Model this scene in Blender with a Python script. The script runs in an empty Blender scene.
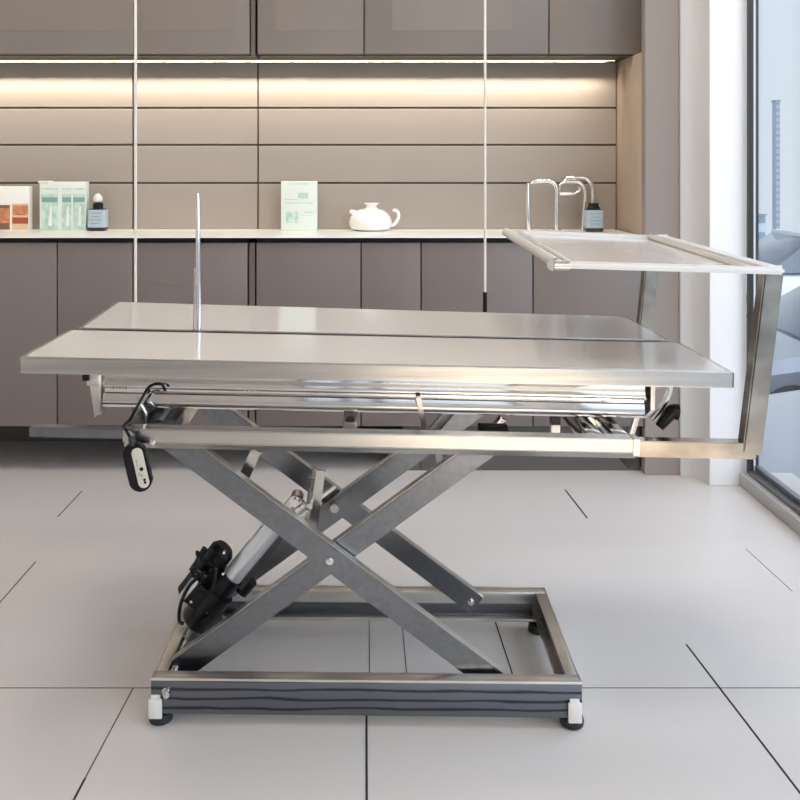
import bpy, bmesh, math, random
from mathutils import Vector, Matrix
PI = math.pi
random.seed(4)
col = bpy.context.scene.collection
F = 874.0; VX = 365.0; HY = 168.0; CH = 1.09     # pixel focal length, vanishing point, eye height

def P(px, py, Y):                                  # point at depth Y seen at a photo coordinate (used for measuring only)
    return Vector(((px - VX) * Y / F, Y, CH - (py - HY) * Y / F))

# ------------------------------------------------------------------ materials
def lin(c):
    return tuple(((v/255)/12.92 if v/255 <= .04045 else ((v/255+.055)/1.055)**2.4) for v in c) + (1.0,)

def mat(name, rgb, rough=.5, metal=0.0, coat=0.0, noise=None, bump=None, spec=.5, aniso=None):
    m = bpy.data.materials.new(name); m.use_nodes = True
    nt = m.node_tree; b = nt.nodes['Principled BSDF']
    c = rgb if len(rgb) == 4 else lin(rgb)
    b.inputs['Base Color'].default_value = c
    b.inputs['Roughness'].default_value = rough
    b.inputs['Metallic'].default_value = metal
    b.inputs['Coat Weight'].default_value = coat
    b.inputs['Specular IOR Level'].default_value = spec
    tc = nt.nodes.new('ShaderNodeTexCoord')
    if noise:                                      # (scale xyz, detail, amount)
        sc, det, amt = noise
        mp = nt.nodes.new('ShaderNodeMapping'); mp.inputs['Scale'].default_value = sc
        n = nt.nodes.new('ShaderNodeTexNoise'); n.inputs['Scale'].default_value = 1; n.inputs['Detail'].default_value = det
        nt.links.new(tc.outputs['Object'], mp.inputs['Vector']); nt.links.new(mp.outputs['Vector'], n.inputs['Vector'])
        r = nt.nodes.new('ShaderNodeValToRGB')
        r.color_ramp.elements[0].position = .3; r.color_ramp.elements[1].position = .7
        r.color_ramp.elements[0].color = tuple(v*(1-amt) for v in c[:3]) + (1,)
        r.color_ramp.elements[1].color = tuple(min(1, v*(1+amt)) for v in c[:3]) + (1,)
        nt.links.new(n.outputs['Fac'], r.inputs['Fac']); nt.links.new(r.outputs['Color'], b.inputs['Base Color'])
    if bump:
        sc, det, st = bump
        mp = nt.nodes.new('ShaderNodeMapping'); mp.inputs['Scale'].default_value = sc
        n = nt.nodes.new('ShaderNodeTexNoise'); n.inputs['Scale'].default_value = 1; n.inputs['Detail'].default_value = det
        nt.links.new(tc.outputs['Object'], mp.inputs['Vector']); nt.links.new(mp.outputs['Vector'], n.inputs['Vector'])
        bp = nt.nodes.new('ShaderNodeBump'); bp.inputs['Strength'].default_value = st; bp.inputs['Distance'].default_value = .002
        nt.links.new(n.outputs['Fac'], bp.inputs['Height']); nt.links.new(bp.outputs['Normal'], b.inputs['Normal'])
    return m

def emit(name, rgb, strength):
    m = bpy.data.materials.new(name); m.use_nodes = True
    nt = m.node_tree; nt.nodes.clear()
    e = nt.nodes.new('ShaderNodeEmission'); e.inputs[0].default_value = lin(rgb); e.inputs[1].default_value = strength
    o = nt.nodes.new('ShaderNodeOutputMaterial'); nt.links.new(e.outputs[0], o.inputs[0])
    return m

def glassmat(name, tint=(1, 1, 1, 1), fac=.05):
    m = bpy.data.materials.new(name); m.use_nodes = True
    nt = m.node_tree; nt.nodes.clear()
    t = nt.nodes.new('ShaderNodeBsdfTransparent'); t.inputs[0].default_value = tint
    g = nt.nodes.new('ShaderNodeBsdfGlossy'); g.inputs['Roughness'].default_value = .02
    x = nt.nodes.new('ShaderNodeMixShader'); x.inputs[0].default_value = fac
    o = nt.nodes.new('ShaderNodeOutputMaterial')
    nt.links.new(t.outputs[0], x.inputs[1]); nt.links.new(g.outputs[0], x.inputs[2]); nt.links.new(x.outputs[0], o.inputs[0])
    return m

M = {}
M['steel'] = mat('brushed_stainless', (.53, .515, .485, 1), .24, 1, noise=((2, 60, 60), 3, .10), bump=((6, 300, 300), 2, .08))
M['polish'] = mat('polished_stainless', (.72, .70, .67, 1), .12, 1, bump=((7, 30, 30), 2, .10))
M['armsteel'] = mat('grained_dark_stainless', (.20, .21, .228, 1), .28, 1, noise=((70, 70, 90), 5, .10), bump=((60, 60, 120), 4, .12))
M['channel_shade'] = mat('channel_shade_steel', (.17, .18, .205, 1), .34, 1, noise=((2.2, 60, 75), 3, .45), bump=((3, 90, 110), 3, .3))  # dark streaked tone stands for the shade inside the base channels
def reflectlinemat():  # dark lines paint a reflection into the steel; darker blue tone paints shade
    m = bpy.data.materials.new('reflection_lined_blue_stainless'); m.use_nodes = True
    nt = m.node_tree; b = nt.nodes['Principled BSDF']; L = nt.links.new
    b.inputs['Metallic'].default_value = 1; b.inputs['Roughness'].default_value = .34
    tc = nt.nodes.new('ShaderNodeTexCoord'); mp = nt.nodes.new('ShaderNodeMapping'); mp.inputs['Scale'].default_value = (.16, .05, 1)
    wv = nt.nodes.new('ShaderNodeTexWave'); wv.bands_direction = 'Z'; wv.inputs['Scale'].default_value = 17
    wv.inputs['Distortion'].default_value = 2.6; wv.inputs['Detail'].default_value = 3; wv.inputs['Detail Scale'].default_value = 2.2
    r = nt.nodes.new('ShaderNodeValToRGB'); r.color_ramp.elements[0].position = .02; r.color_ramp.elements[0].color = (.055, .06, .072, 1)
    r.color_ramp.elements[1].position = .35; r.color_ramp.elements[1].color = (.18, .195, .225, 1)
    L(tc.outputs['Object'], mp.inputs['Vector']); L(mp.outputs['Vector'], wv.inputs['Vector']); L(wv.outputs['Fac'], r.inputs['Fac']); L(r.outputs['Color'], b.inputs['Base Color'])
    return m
M['reflection_lines'] = reflectlinemat()
M['cream_steel'] = mat('warm_stainless', (.74, .71, .65, 1), .36, 1, noise=((10, 10, 40), 3, .12))
M['mirror'] = mat('mirror_stainless', (.72, .71, .69, 1), .07, 1, bump=((14, 20, 20), 2, .035))
M['trayf'] = mat('satin_tray_frame', (.76, .74, .71, 1), .36, .55)
M['post'] = mat('mottled_stainless', (.35, .315, .27, 1), .20, 1, noise=((9, 9, 14), 4, .35), bump=((12, 12, 9), 3, .25))
M['top'] = mat('satin_table_top', (.63, .615, .60, 1), .15, .35, bump=((3, 60, 3), 2, .03))
M['black'] = mat('black_plastic', (.008, .008, .010, 1), .22, spec=.25)
M['rubber'] = mat('black_rubber', (.018, .018, .018, 1), .6)
M['alu'] = mat('anodised_aluminium', (.72, .74, .78, 1), .30, .6)
M['darkalu'] = mat('tube_shade_aluminium', (.10, .105, .11, 1), .35, .6)
M['whitecap'] = mat('white_plastic', (225, 222, 215), .45)
M['beige'] = mat('beige_keypad', (200, 197, 182), .4)
M['cab_low'] = mat('taupe_lacquer', (118, 108, 103), .42, noise=((1.5, 1.5, .6), 3, .05))
M['cab_up'] = mat('taupe_gloss_lacquer', (130, 121, 114), .30, noise=((1.5, 1.5, .8), 3, .06))
M['cab_side'] = mat('brown_side_panel', (104, 92, 84), .5)
M['carcass'] = mat('dark_carcass', (62, 55, 50), .5)
M['gola'] = mat('black_recess', (24, 23, 22), .6)
M['plinth'] = mat('taupe_plinth', (92, 88, 84), .5)
M['splash'] = mat('greige_wall_panel', (158, 149, 140), .5, noise=((.8, 1, 3), 3, .05))
M['groove'] = mat('dark_groove', (88, 79, 70), .8)
M['counter'] = mat('white_stone_counter', (248, 246, 241), .3)
M['pil'] = mat('taupe_plaster', (150, 140, 133), .7)
M['pil2'] = mat('pale_grey_plaster', (206, 205, 204), .7)
M['white'] = mat('white_plaster', (248, 248, 250), .7)
M['ceil'] = mat('ceiling_paint', (235, 232, 226), .8)
M['wall'] = mat('wall_paint', (212, 208, 204), .8)
M['frame'] = mat('dark_window_frame', (58, 58, 60), .4, .3)
M['gasket'] = mat('pale_gasket', (215, 218, 220), .5)
M['sillm'] = mat('grey_stone_kerb', (176, 174, 172), .5)
M['railm'] = mat('grey_aluminium_rail', (120, 122, 125), .35, .6)
M['glass'] = glassmat('window_glass', (.96, .98, 1, 1), .05)
M['led'] = emit('warm_led', (255, 226, 186), 1.6)
M['fill_lamp'] = emit('added_lamp_diffuser', (255, 245, 235), 17)  # glow of the added, unseen ceiling panels
M['rod'] = mat('pale_painted_rod', (222, 216, 206), .4)
M['ceramic'] = mat('white_ceramic', (246, 244, 240), .15, coat=.5)
M['chrome'] = mat('chrome', (.82, .79, .74, 1), .12, 1)
M['joint'] = mat('tile_joint', (92, 89, 86), .8)
M['jdark'] = mat('dark_tile_joint', (34, 33, 33), .8)
M['cardwhite'] = mat('white_card', (238, 236, 230), .5)
M['mint'] = mat('mint_card', (224, 232, 223), .5)
M['mint2'] = mat('mint_print', (188, 213, 200), .5, noise=((60, 60, 40), 3, .18))
M['teal'] = mat('teal_print', (128, 164, 154), .5)
M['orange'] = mat('orange_print', (196, 132, 92), .5, noise=((40, 40, 60), 3, .3))
M['rust'] = mat('rust_print', (165, 82, 52), .5)
M['tan'] = mat('tan_print', (224, 194, 160), .5)
M['brownp'] = mat('brown_print', (120, 92, 70), .5)
M['bottle'] = mat('dark_glass_bottle', (22, 26, 30), .12, coat=.4)
M['label'] = mat('pale_blue_label', (172, 190, 200), .5)
M['labelt'] = mat('blue_grey_print', (108, 130, 146), .5)
M['snow'] = mat('pale_street', (176, 182, 188), .8, noise=((.6, .6, .6), 3, .06))
M['carA'] = mat('silver_car_paint', (172, 175, 178), .3, .5, coat=1)
M['carB'] = mat('blue_grey_car_paint', (140, 147, 154), .3, .4, coat=1)
M['carC'] = mat('pale_car_paint', (205, 212, 220), .22, .3, coat=1)
M['carglass'] = mat('car_window_glass', (70, 84, 98), .06, coat=1)
M['tyre'] = mat('tyre_rubber', (22, 22, 24), .7)
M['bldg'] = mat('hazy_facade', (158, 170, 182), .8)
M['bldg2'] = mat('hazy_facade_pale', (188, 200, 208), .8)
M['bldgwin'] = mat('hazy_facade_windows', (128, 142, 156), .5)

# floor: large polished tiles, each slightly different, soft cloudy glaze
def floormat():
    m = bpy.data.materials.new('polished_floor_tile'); m.use_nodes = True
    nt = m.node_tree; b = nt.nodes['Principled BSDF']; L = nt.links.new
    tc = nt.nodes.new('ShaderNodeTexCoord')
    mp = nt.nodes.new('ShaderNodeMapping'); mp.inputs['Scale'].default_value = (.5, 2.6, 1)
    n = nt.nodes.new('ShaderNodeTexNoise'); n.inputs['Scale'].default_value = 1.3; n.inputs['Detail'].default_value = 4
    r = nt.nodes.new('ShaderNodeValToRGB')
    r.color_ramp.elements[0].position = .15; r.color_ramp.elements[1].position = .85
    r.color_ramp.elements[0].color = lin((198, 193, 189)); r.color_ramp.elements[1].color = lin((208, 204, 201))
    L(tc.outputs['Object'], mp.inputs['Vector']); L(mp.outputs['Vector'], n.inputs['Vector'])
    L(n.outputs['Fac'], r.inputs['Fac']); L(r.outputs['Color'], b.inputs['Base Color'])
    mr = nt.nodes.new('ShaderNodeMapRange'); mr.inputs['To Min'].default_value = .22; mr.inputs['To Max'].default_value = .36
    b.inputs['Roughness'].default_value = .34
    b.inputs['Specular IOR Level'].default_value = .4
    return m
M['floor'] = floormat()

# ------------------------------------------------------------------ mesh helpers
class MB:
    def __init__(s): s.bm = bmesh.new()
    def _xf(s, vs, f):
        for v in vs: v.co = f(v.co)
    def box(s, x0, x1, y0, y1, z0, z1, bev=0, seg=2):
        r = bmesh.ops.create_cube(s.bm, size=1)
        for v in r['verts']:
            v.co = Vector((x0 if v.co.x < 0 else x1, y0 if v.co.y < 0 else y1, z0 if v.co.z < 0 else z1))
        if bev:
            es = list({e for v in r['verts'] for e in v.link_edges})
            bmesh.ops.bevel(s.bm, geom=es, offset=bev, segments=seg, affect='EDGES', profile=.5)
        return s
    def prism(s, pts, axis, a0, a1, bev=0):
        """extrude a 2D outline. axis 'x': pts=(y,z); 'y': pts=(x,z); 'z': pts=(x,y)"""
        def mk(p, a):
            return {'x': (a, p[0], p[1]), 'y': (p[0], a, p[1]), 'z': (p[0], p[1], a)}[axis]
        A = [s.bm.verts.new(mk(p, a0)) for p in pts]; B = [s.bm.verts.new(mk(p, a1)) for p in pts]
        n = len(pts); fs = [s.bm.faces.new(A), s.bm.faces.new(B[::-1])]
        for i in range(n): fs.append(s.bm.faces.new((A[i], B[i], B[(i+1) % n], A[(i+1) % n])))
        bmesh.ops.recalc_face_normals(s.bm, faces=fs)
        if bev:
            es = list({e for f in fs for e in f.edges})
            bmesh.ops.bevel(s.bm, geom=es, offset=bev, segments=2, affect='EDGES')
        return s
    def bar(s, p, q, w, t, up=(0, 1, 0), bev=.002):
        """rectangular bar from p to q; t is its size along `up`, w across"""
        p = Vector(p); q = Vector(q); d = (q-p).normalized(); u = Vector(up); u = (u - d*u.dot(d)).normalized(); v = d.cross(u)
        L = (q-p).length
        r = bmesh.ops.create_cube(s.bm, size=1); vs = r['verts']
        for x in vs:
            c = x.co.copy(); x.co = (p+q)/2 + d*c.x*L + u*c.y*t + v*c.z*w
        if bev:
            es = list({e for x in vs for e in x.link_edges})
            bmesh.ops.bevel(s.bm, geom=es, offset=bev, segments=2, affect='EDGES')
        return s
    def tube(s, pts, r, n=12, cap=True):
        pts = [Vector(p) for p in pts]; rings = []
        prev = None
        for i, p in enumerate(pts):
            d = (pts[min(i+1, len(pts)-1)] - pts[max(i-1, 0)]).normalized()
            if prev is None:
                a = Vector((0, 0, 1)) if abs(d.z) < .9 else Vector((1, 0, 0)); u = (a - d*a.dot(d)).normalized()
            else: u = (prev - d*prev.dot(d)).normalized()
            prev = u; v = d.cross(u); rr = r[i] if isinstance(r, (list, tuple)) else r
            rings.append([s.bm.verts.new(p + (u*math.cos(2*PI*k/n) + v*math.sin(2*PI*k/n))*rr) for k in range(n)])
        for A, B in zip(rings, rings[1:]):
            for k in range(n): s.bm.faces.new((A[k], A[(k+1) % n], B[(k+1) % n], B[k]))
        if cap: s.bm.faces.new(rings[0][::-1]); s.bm.faces.new(rings[-1])
        return s
    def lathe(s, prof, c=(0, 0, 0), n=24):
        c = Vector(c); rings = []
        for r, z in prof:
            rings.append([s.bm.verts.new(c + Vector((r*math.cos(2*PI*k/n), r*math.sin(2*PI*k/n), z))) for k in range(n)])
        for A, B in zip(rings, rings[1:]):
            for k in range(n): s.bm.faces.new((A[k], A[(k+1) % n], B[(k+1) % n], B[k]))
        s.bm.faces.new(rings[0][::-1]); s.bm.faces.new(rings[-1])
        return s
    def roll(s, ang=.021, z0=.72):                 # the lift leans a little: right end lower
        c, si = math.cos(ang), math.sin(ang)
        for v in s.bm.verts:
            x, z = v.co.x, v.co.z - z0
            v.co.x = x*c + z*si; v.co.z = z0 - x*si + z*c
        return s
    def yaw(s, ang, cx=0, cy=1.9):
        c, si = math.cos(ang), math.sin(ang)
        for v in s.bm.verts:
            x, y = v.co.x-cx, v.co.y-cy
            v.co.x = cx + x*c - y*si; v.co.y = cy + x*si + y*c
        return s
    def build(s, name, m, parent=None, smooth=True, origin=None):
        bmesh.ops.recalc_face_normals(s.bm, faces=s.bm.faces)
        off = Vector((0, 0, 0))
        if parent is not None:
            q = parent
            while q is not None: off += q.location; q = q.parent
        if origin is not None and parent is None:
            off = Vector(origin)
        for v in s.bm.verts: v.co -= off
        me = bpy.data.meshes.new(name); s.bm.to_mesh(me); s.bm.free()
        o = bpy.data.objects.new(name, me); col.objects.link(o)
        me.materials.append(M[m] if isinstance(m, str) else m)
        if smooth:
            for p in me.polygons: p.use_smooth = True
            me.set_sharp_from_angle(angle=math.radians(35))
        if parent is not None: o.parent = parent
        elif origin is not None: o.location = off
        return o

def tag(o, label=None, cat=None, group=None, kind=None):
    if label: o['label'] = label
    if cat: o['category'] = cat
    if group: o['group'] = group
    if kind: o['kind'] = kind
    return o
def thing(name, loc, label, cat, group=None):
    o = bpy.data.objects.new(name, None); col.objects.link(o); o.location = loc
    o.empty_display_size = .05
    return tag(o, label, cat, group)
def struct(o): o['kind'] = 'structure'; return o

def arc(p0, p1, p2, n=6):
    p0, p1, p2 = Vector(p0), Vector(p1), Vector(p2)
    return [p0*(1-t)**2 + p1*2*t*(1-t) + p2*t*t for t in [i/n for i in range(n+1)]]
def smoothpath(pts, k=6):
    pts = [Vector(p) for p in pts]; out = []
    for i in range(len(pts)-1):
        a = pts[max(i-1, 0)]; b = pts[i]; c = pts[i+1]; d = pts[min(i+2, len(pts)-1)]
        for j in range(k):
            t = j/k
            out.append(.5*((2*b) + (-a+c)*t + (2*a-5*b+4*c-d)*t*t + (-a+3*b-3*c+d)*t**3))
    out.append(pts[-1]); return out
def rrect(x0, x1, y0, y1, r, n=6):
    """rounded rectangle; r = radii for (x1,y1),(x0,y1),(x0,y0),(x1,y0)"""
    pts = []
    for (cx, cy, a0), rr in zip(((x1, y1, 0), (x0, y1, 90), (x0, y0, 180), (x1, y0, 270)), r):
        ox = cx - rr if cx == x1 else cx + rr; oy = cy - rr if cy == y1 else cy + rr
        for k in range(n+1):
            a = math.radians(a0 + 90*k/n); pts.append((ox + rr*math.cos(a), oy + rr*math.sin(a)))
    return pts

# ================================================================== ROOM
BW = 3.48                                            # back wall plane
CF = 3.10                                            # base cabinet fronts
RX = 1.325                                           # glass plane on the right
XL, YB, ZC = -2.4, -3.0, 2.7
struct(MB().box(XL-.1, RX+.02, YB-.1, 3.7, -.12, 0).build('floor', 'floor', smooth=False))
struct(MB().box(XL-.1, RX+.3, YB-.1, 3.7, ZC, ZC+.12).build('ceiling', 'ceil', smooth=False))
struct(MB().box(XL-.1, XL, YB-.1, 3.7, 0, ZC).build('wall_left', 'wall', smooth=False))
struct(MB().box(XL, 1.31, BW+.012, 3.7, 0, ZC).build('wall_back', 'groove', smooth=False))
# wall behind the camera with a mullioned window
w = MB()
wx0, wx1, wz0, wz1 = -.45, 1.15, .85, 2.35
w.box(XL, wx0, YB-.1, YB, 0, ZC); w.box(wx1, RX+.3, YB-.1, YB, 0, ZC)
w.box(wx0, wx1, YB-.1, YB, 0, wz0); w.box(wx0, wx1, YB-.1, YB, wz1, ZC)
struct(w.build('wall_front', 'wall', smooth=False))
w = MB()
for a, b in ((wx0, wx0+.05), (wx1-.05, wx1), (-.13, -.07), (.10, .17)): w.box(a, b, YB-.07, YB-.02, wz0, wz1)
for a, b in ((wz0, wz0+.05), (wz1-.05, wz1)): w.box(wx0+.05, wx1-.05, YB-.07, YB-.02, a, b)
wf = struct(w.build('window_2', 'frame', smooth=False))
MB().box(wx0+.05, wx1-.05, YB-.05, YB-.045, wz0+.05, wz1-.05).build('pane', 'glass', wf, smooth=False)

# tile joints: (x0,y0,x1,y1,width,material)
def joints(name, segs, m):
    b = MB()
    for x0, y0, x1, y1, wd in segs:
        p = Vector((x0, y0, 0)); q = Vector((x1, y1, 0)); d = (q-p).normalized(); n = Vector((-d.y, d.x, 0))*wd/2
        vs = [b.bm.verts.new(c) for c in (p-n, q-n, q+n, p+n)]
        top = [b.bm.verts.new(v.co + Vector((0, 0, .0006))) for v in vs]
        b.bm.faces.new(top); b.bm.faces.new(vs[::-1])
        for i in range(4): b.bm.faces.new((vs[i], vs[(i+1) % 4], top[(i+1) % 4], top[i]))
    return struct(b.build(name, m, smooth=False))
joints('trim_1', [(0.003, 1.2, .003, 1.80, .0042), (.775, 1.2, .735, 2.0, .0040), (.692, 2.72, .678, 2.96, .005),
                  (-.515, 1.2, -.500, 1.56, .0040), (.318, 1.86, .312, 2.14, .003)], 'jdark')
joints('trim_2', [(-2.4, 1.832, 1.28, 1.832, .0022), (-.500, 1.56, -.486, 1.83, .0025), (-.96, 2.73, -.955, 2.95, .004),
                  (-.92, 1.95, -.912, 2.42, .0035), (.090, 1.86, .088, 2.2, .0022), (.01, 1.86, .01, 2.2, .002),
                  (1.10, 2.25, 1.09, 2.5, .002)], 'joint')

# back wall cladding: panels with open joints
XJ = [XL, -1.62, -.924, -.426, 1.003]
ZJ = [0.847, 1.030, 1.1816, 1.329, 1.512]
w = MB()
for i in range(4):
    for j in range(4):
        w.box(XJ[i]+.003, XJ[i+1]-.003, BW, BW+.012, ZJ[j]+(.0035 if j else 0), ZJ[j+1]-.0035 if j < 3 else ZJ[j+1], .0015, 1)
struct(w.build('trim_3', 'splash', smooth=False))
# pilaster, pale return and white column at the window
w = MB(); w.prism([(.993, 3.10), (1.115, 3.10), (1.115, BW+.011), (1.05, BW+.011), (1.05, 3.14), (.993, 3.14)], 'z', 0, ZC, .002); struct(w.build('wall_right', 'pil'))
w = MB(); w.prism([(1.116, BW), (1.116, 3.090)] + [(1.115+.068*t, 3.090-.085*t**3) for t in (.15, .3, .45, .6, .7, .8, .9, 1)] + [(1.184, BW)], 'z', 0, ZC)
struct(w.build('trim_4', 'pil2'))
struct(MB().box(1.184, 1.31, 3.0, BW+.012, 0, ZC, .002).build('trim_5', 'white'))
struct(MB().box(1.003, 1.049, 3.141, BW+.011, 0, 1.5112, .001).build('trim_6', mat('oak_niche_side', (188, 170, 150), .5, noise=((30, 30, 3), 3, .04))))

# right window wall
struct(MB().box(1.285, RX+.14, YB, 3.0, 0, .045, .003).build('trim_7', 'sillm'))
struct(MB().box(1.285, RX+.3, YB, 3.0, 2.5, ZC, .002).build('trim_8', 'white'))
w = MB()
for y in (2.97, 1.2, -.4, -1.9): w.box(1.31, 1.321, y, y+.03, .045, 2.5, .001)
for y in (2.97, 1.2, -.4, -1.9): w.box(1.328, 1.338, y, y+.03, .045, 2.5, .001)
win = struct(w.build('window_1', 'frame'))
w = MB()
for y in (2.97, 1.2, -.4, -1.9): w.box(1.321, 1.328, y+.001, y+.029, .06, 2.5)
w.build('gasket', 'gasket', win)['label'] = 'pale gasket strip between dark frame bars'
w = MB(); w.box(1.305, 1.325, YB, 2.97, .045, .062, .002); w.box(1.325, 1.345, YB, 2.97, .045, .078, .002)
w.build('bottom_rail', 'railm', win)['label'] = 'grey metal bottom rail'
w = MB(); ys = [2.97, 1.2, -.4, -1.9, YB]
for a, b in zip(ys, ys[1:]): w.box(RX, RX+.004, b+.03, a, .062, 2.5)
w.build('pane', 'glass', win, smooth=False)

# ================================================================== CABINETS
def panel_door(name, x0, x1, z0, z1, yf, m, parent, inner=None, th=.02, label=None):
    g = .0022
    o = MB().box(x0+g, x1-g, yf, yf+th, z0, z1, .0012, 2).build(name, m, parent)
    if inner:
        a, b, c, d = inner
        MB().box(a, b, yf-.0016, yf+.002, c, d, .0008, 1).build('door_panel', m, o)
    return o
ZB, ZT = .178, .824
def base_unit(x0, x1, splits, label, plinth=None):
    t = thing('base_cabinet', ((x0+x1)/2, (CF+BW)/2, 0 if plinth else ZB), label, 'cabinet', 'taupe base cabinets under the white worktop')
    MB().box(x0+.001, x1-.001, CF+.021, BW+.011, ZB, ZT).build('body', 'carcass', t, smooth=False)
    MB().box(x0+.001, x1-.001, CF+.03, BW, ZT, .8430).build('recess_channel', 'gola', t, smooth=False)
    xs = [x0] + splits + [x1]
    for a, b in zip(xs, xs[1:]): panel_door('door', a, b, ZB-.004, ZT, CF, 'cab_low', t)
    if plinth: MB().box(plinth, x1-.001, CF+.05, BW, 0, ZB-.001).build('plinth', 'plinth', t, smooth=False)
    return t
base_unit(-2.1, -1.092, [], 'floating taupe base cabinet with one wide door, leftmost of the row')
base_unit(-1.092, -.415, [-.823], 'floating taupe two-door base cabinet behind the left pale hanging rod')
base_unit(-.387, .199, [-.014], 'taupe two-door base cabinet below the white teapot', .137)
base_unit(.199, .990, [.596], 'taupe two-door base cabinet below the chrome taps, beside the pilaster', .2)
t = MB().box(-.411, -.391, CF+.004, BW+.011, ZB, ZT).build('filler_post', 'cab_side')
tag(t, 'narrow dark filler strip between the base cabinets left of the teapot', 'filler strip')
t = MB().box(-2.1, .992, CF-.02, BW-.001, .8432, .847, .001).build('worktop', 'counter')
tag(t, 'long thin white worktop running over the taupe base cabinets', 'worktop')

UF = 3.26; UZ = 1.512
def upper_unit(x0, x1, splits, inners, label):
    t = thing('wall_cabinet', ((x0+x1)/2, (UF+BW)/2, UZ), label, 'cabinet', 'taupe wall cabinets above the lit wall')
    MB().box(x0+.001, x1-.001, UF+.021, BW+.011, UZ, 2.4).build('body', 'carcass', t, smooth=False)
    xs = [x0] + splits + [x1]
    for (a, b), inn in zip(zip(xs, xs[1:]), inners): panel_door('door', a, b, UZ+.004, 2.4, UF, 'cab_up', t, inn)
    return t
zi = 1.09 + (168-31)*UF/F
upx = lambda p: (p-VX)*UF/F
upper_unit(-2.1, upx(134), [upx(-60)], [None, (upx(-48), upx(126), zi, 2.3)], 'taupe wall cabinet left of the left hanging rod, at the left edge of the photo')
upper_unit(upx(134), upx(250), [], [(upx(142), upx(234), zi, 2.3)], 'taupe wall cabinet with one door just right of the left hanging rod')
upper_unit(upx(257), upx(364), [], [(upx(275), upx(354), zi, 2.3)], 'narrow one-door taupe wall cabinet right of the dark vertical gap')
upper_unit(upx(364), upx(549), [], [(upx(392), upx(512), zi, 2.3)], 'wide taupe wall cabinet crossed by the right hanging rod')
upper_unit(upx(549), 1.046, [], [None], 'brown-taupe wall cabinet at the right end beside the pilaster')
t = MB().box(upx(250)+.002, upx(257)-.008, UF+.012, BW, UZ, 2.4).build('filler_post', 'cab_side')
tag(t, 'dark recessed vertical gap strip between two wall cabinets', 'filler strip')
MB().box(-2.1, 1.046, UF+.02, BW+.01, 2.401, ZC).build('trim_9', 'wall', smooth=False)['kind'] = 'structure'

# under-cabinet light: strip with a lip on the wall side
t = thing('under_cabinet_light', (-.5, 3.40, 1.49), 'long warm light strip glowing under the wall cabinets', 'light strip')
MB().box(-2.08, .97, 3.390, 3.396, 1.5050, 1.5085).build('light_strip', 'led', t, smooth=False)
w = MB(); w.box(-2.1, .990, 3.386, 3.4075, 1.5086, 1.5118); w.box(-2.1, .990, 3.4055, 3.4075, 1.5022, 1.5086)
w.build('profile', 'carcass', t, smooth=False)
def area(name, loc, direction, sx_, sy_, power, color, spread=PI):
    l = bpy.data.lights.new(name, 'AREA'); l.shape = 'RECTANGLE'; l.size = sx_; l.size_y = sy_; l.energy = power; l.color = color; l.spread = spread
    o = bpy.data.objects.new(name, l); col.objects.link(o); o.location = loc
    d = Vector(direction).normalized(); x = Vector((1, 0, 0)); y = (-d).cross(x).normalized()
    o.rotation_euler = Matrix((x, y, -d)).transposed().to_euler()
    return o
area('strip_lamp', (-.56, 3.3995, 1.5075), (0, .084, -.10), 3.0, .002, 7.5, (1, .87, .70), math.radians(120))

# ================================================================== ADDED LIGHTS in the ceiling, unseen, to brighten the room
first = None
for i, (x, y) in enumerate(((-1.45, 2.2), (-.5, 1.9), (.45, 2.2), (.45, 1.0), (.85, -.9), (.85, -2.2))):
    if first is None:
        first = thing('added_ceiling_light', (x, y, ZC), 'unseen added ceiling light panel brightening the room', 'ceiling light', 'added ceiling lights')
        w = MB(); w.box(x-.24, x+.24, y-.24, y-.21, ZC-.015, ZC); w.box(x-.24, x+.24, y+.21, y+.24, ZC-.015, ZC)
        w.box(x-.24, x-.21, y-.21, y+.21, ZC-.015, ZC); w.box(x+.21, x+.24, y-.21, y+.21, ZC-.015, ZC)
        w.build('frame', 'white', first, smooth=False)  # frame of the added, unseen light panel
        MB().box(x-.209, x+.209, y-.209, y+.209, ZC-.010, ZC-.001).build('added_light_diffuser', 'fill_lamp', first, smooth=False)
    else:
        c = first.copy(); col.objects.link(c); c.location = (x, y, ZC)
        for ch in first.children:
            d = ch.copy(); col.objects.link(d); d.parent = c

# added unseen warm spots behind the camera, brightening the floor the steel reflects
for x, y in ((.80, -.25), (.85, -1.6)):
    t = thing('added_floor_spot', (x, y, ZC), 'unseen added spotlight brightening the floor reflected in the steel', 'spotlight', 'added spotlights by the window')
    MB().lathe([(.05, -.012), (.06, -.001)], (x, y, ZC), 24).build('added_spot_ring', 'frame', t)
    l = bpy.data.lights.new('added_spot_lamp', 'SPOT'); l.energy = 1100; l.color = (1, .87, .68); l.spot_size = math.radians(40); l.spot_blend = .5; l.shadow_soft_size = .04
    o = bpy.data.objects.new('added_spot_lamp', l); col.objects.link(o); o.location = (x, y, ZC-.03)

# ================================================================== HANGING RODS
def rod(x, y, ztip, r, label, black):
    t = thing('hanging_rod', (x, y, ztip), label, 'rod', None)
    MB().tube([(x, y, ztip+(.07 if black else 0)), (x, y, ZC-.02)], r, 12).build('rod', 'rod', t)
    MB().lathe([(.03, 0), (.03, .015), (.008, .02)][::-1] and [(.03, -.018), (.03, 0)], (x, y, ZC)).build('ceiling_cap', 'whitecap', t)
    if black: MB().tube([(x, y, ztip), (x, y, ztip+.07)], r*1.7, 12).build('end_weight', 'black', t)['label'] = 'black end weight'
rod((135.5-VX)*2.75/F, 2.75, .63, .0048, 'thin pale rod hanging from the ceiling near the mint-green boxes', False)
rod((485-VX)*2.75/F, 2.75, .63, .0040, 'thin pale rod hanging from the ceiling with a black lower end, near the taps', True)

# ================================================================== THINGS ON THE WORKTOP
CT = .847; YO = 3.38
def wx(px, Y=YO): return (px-VX)*Y/F
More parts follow.
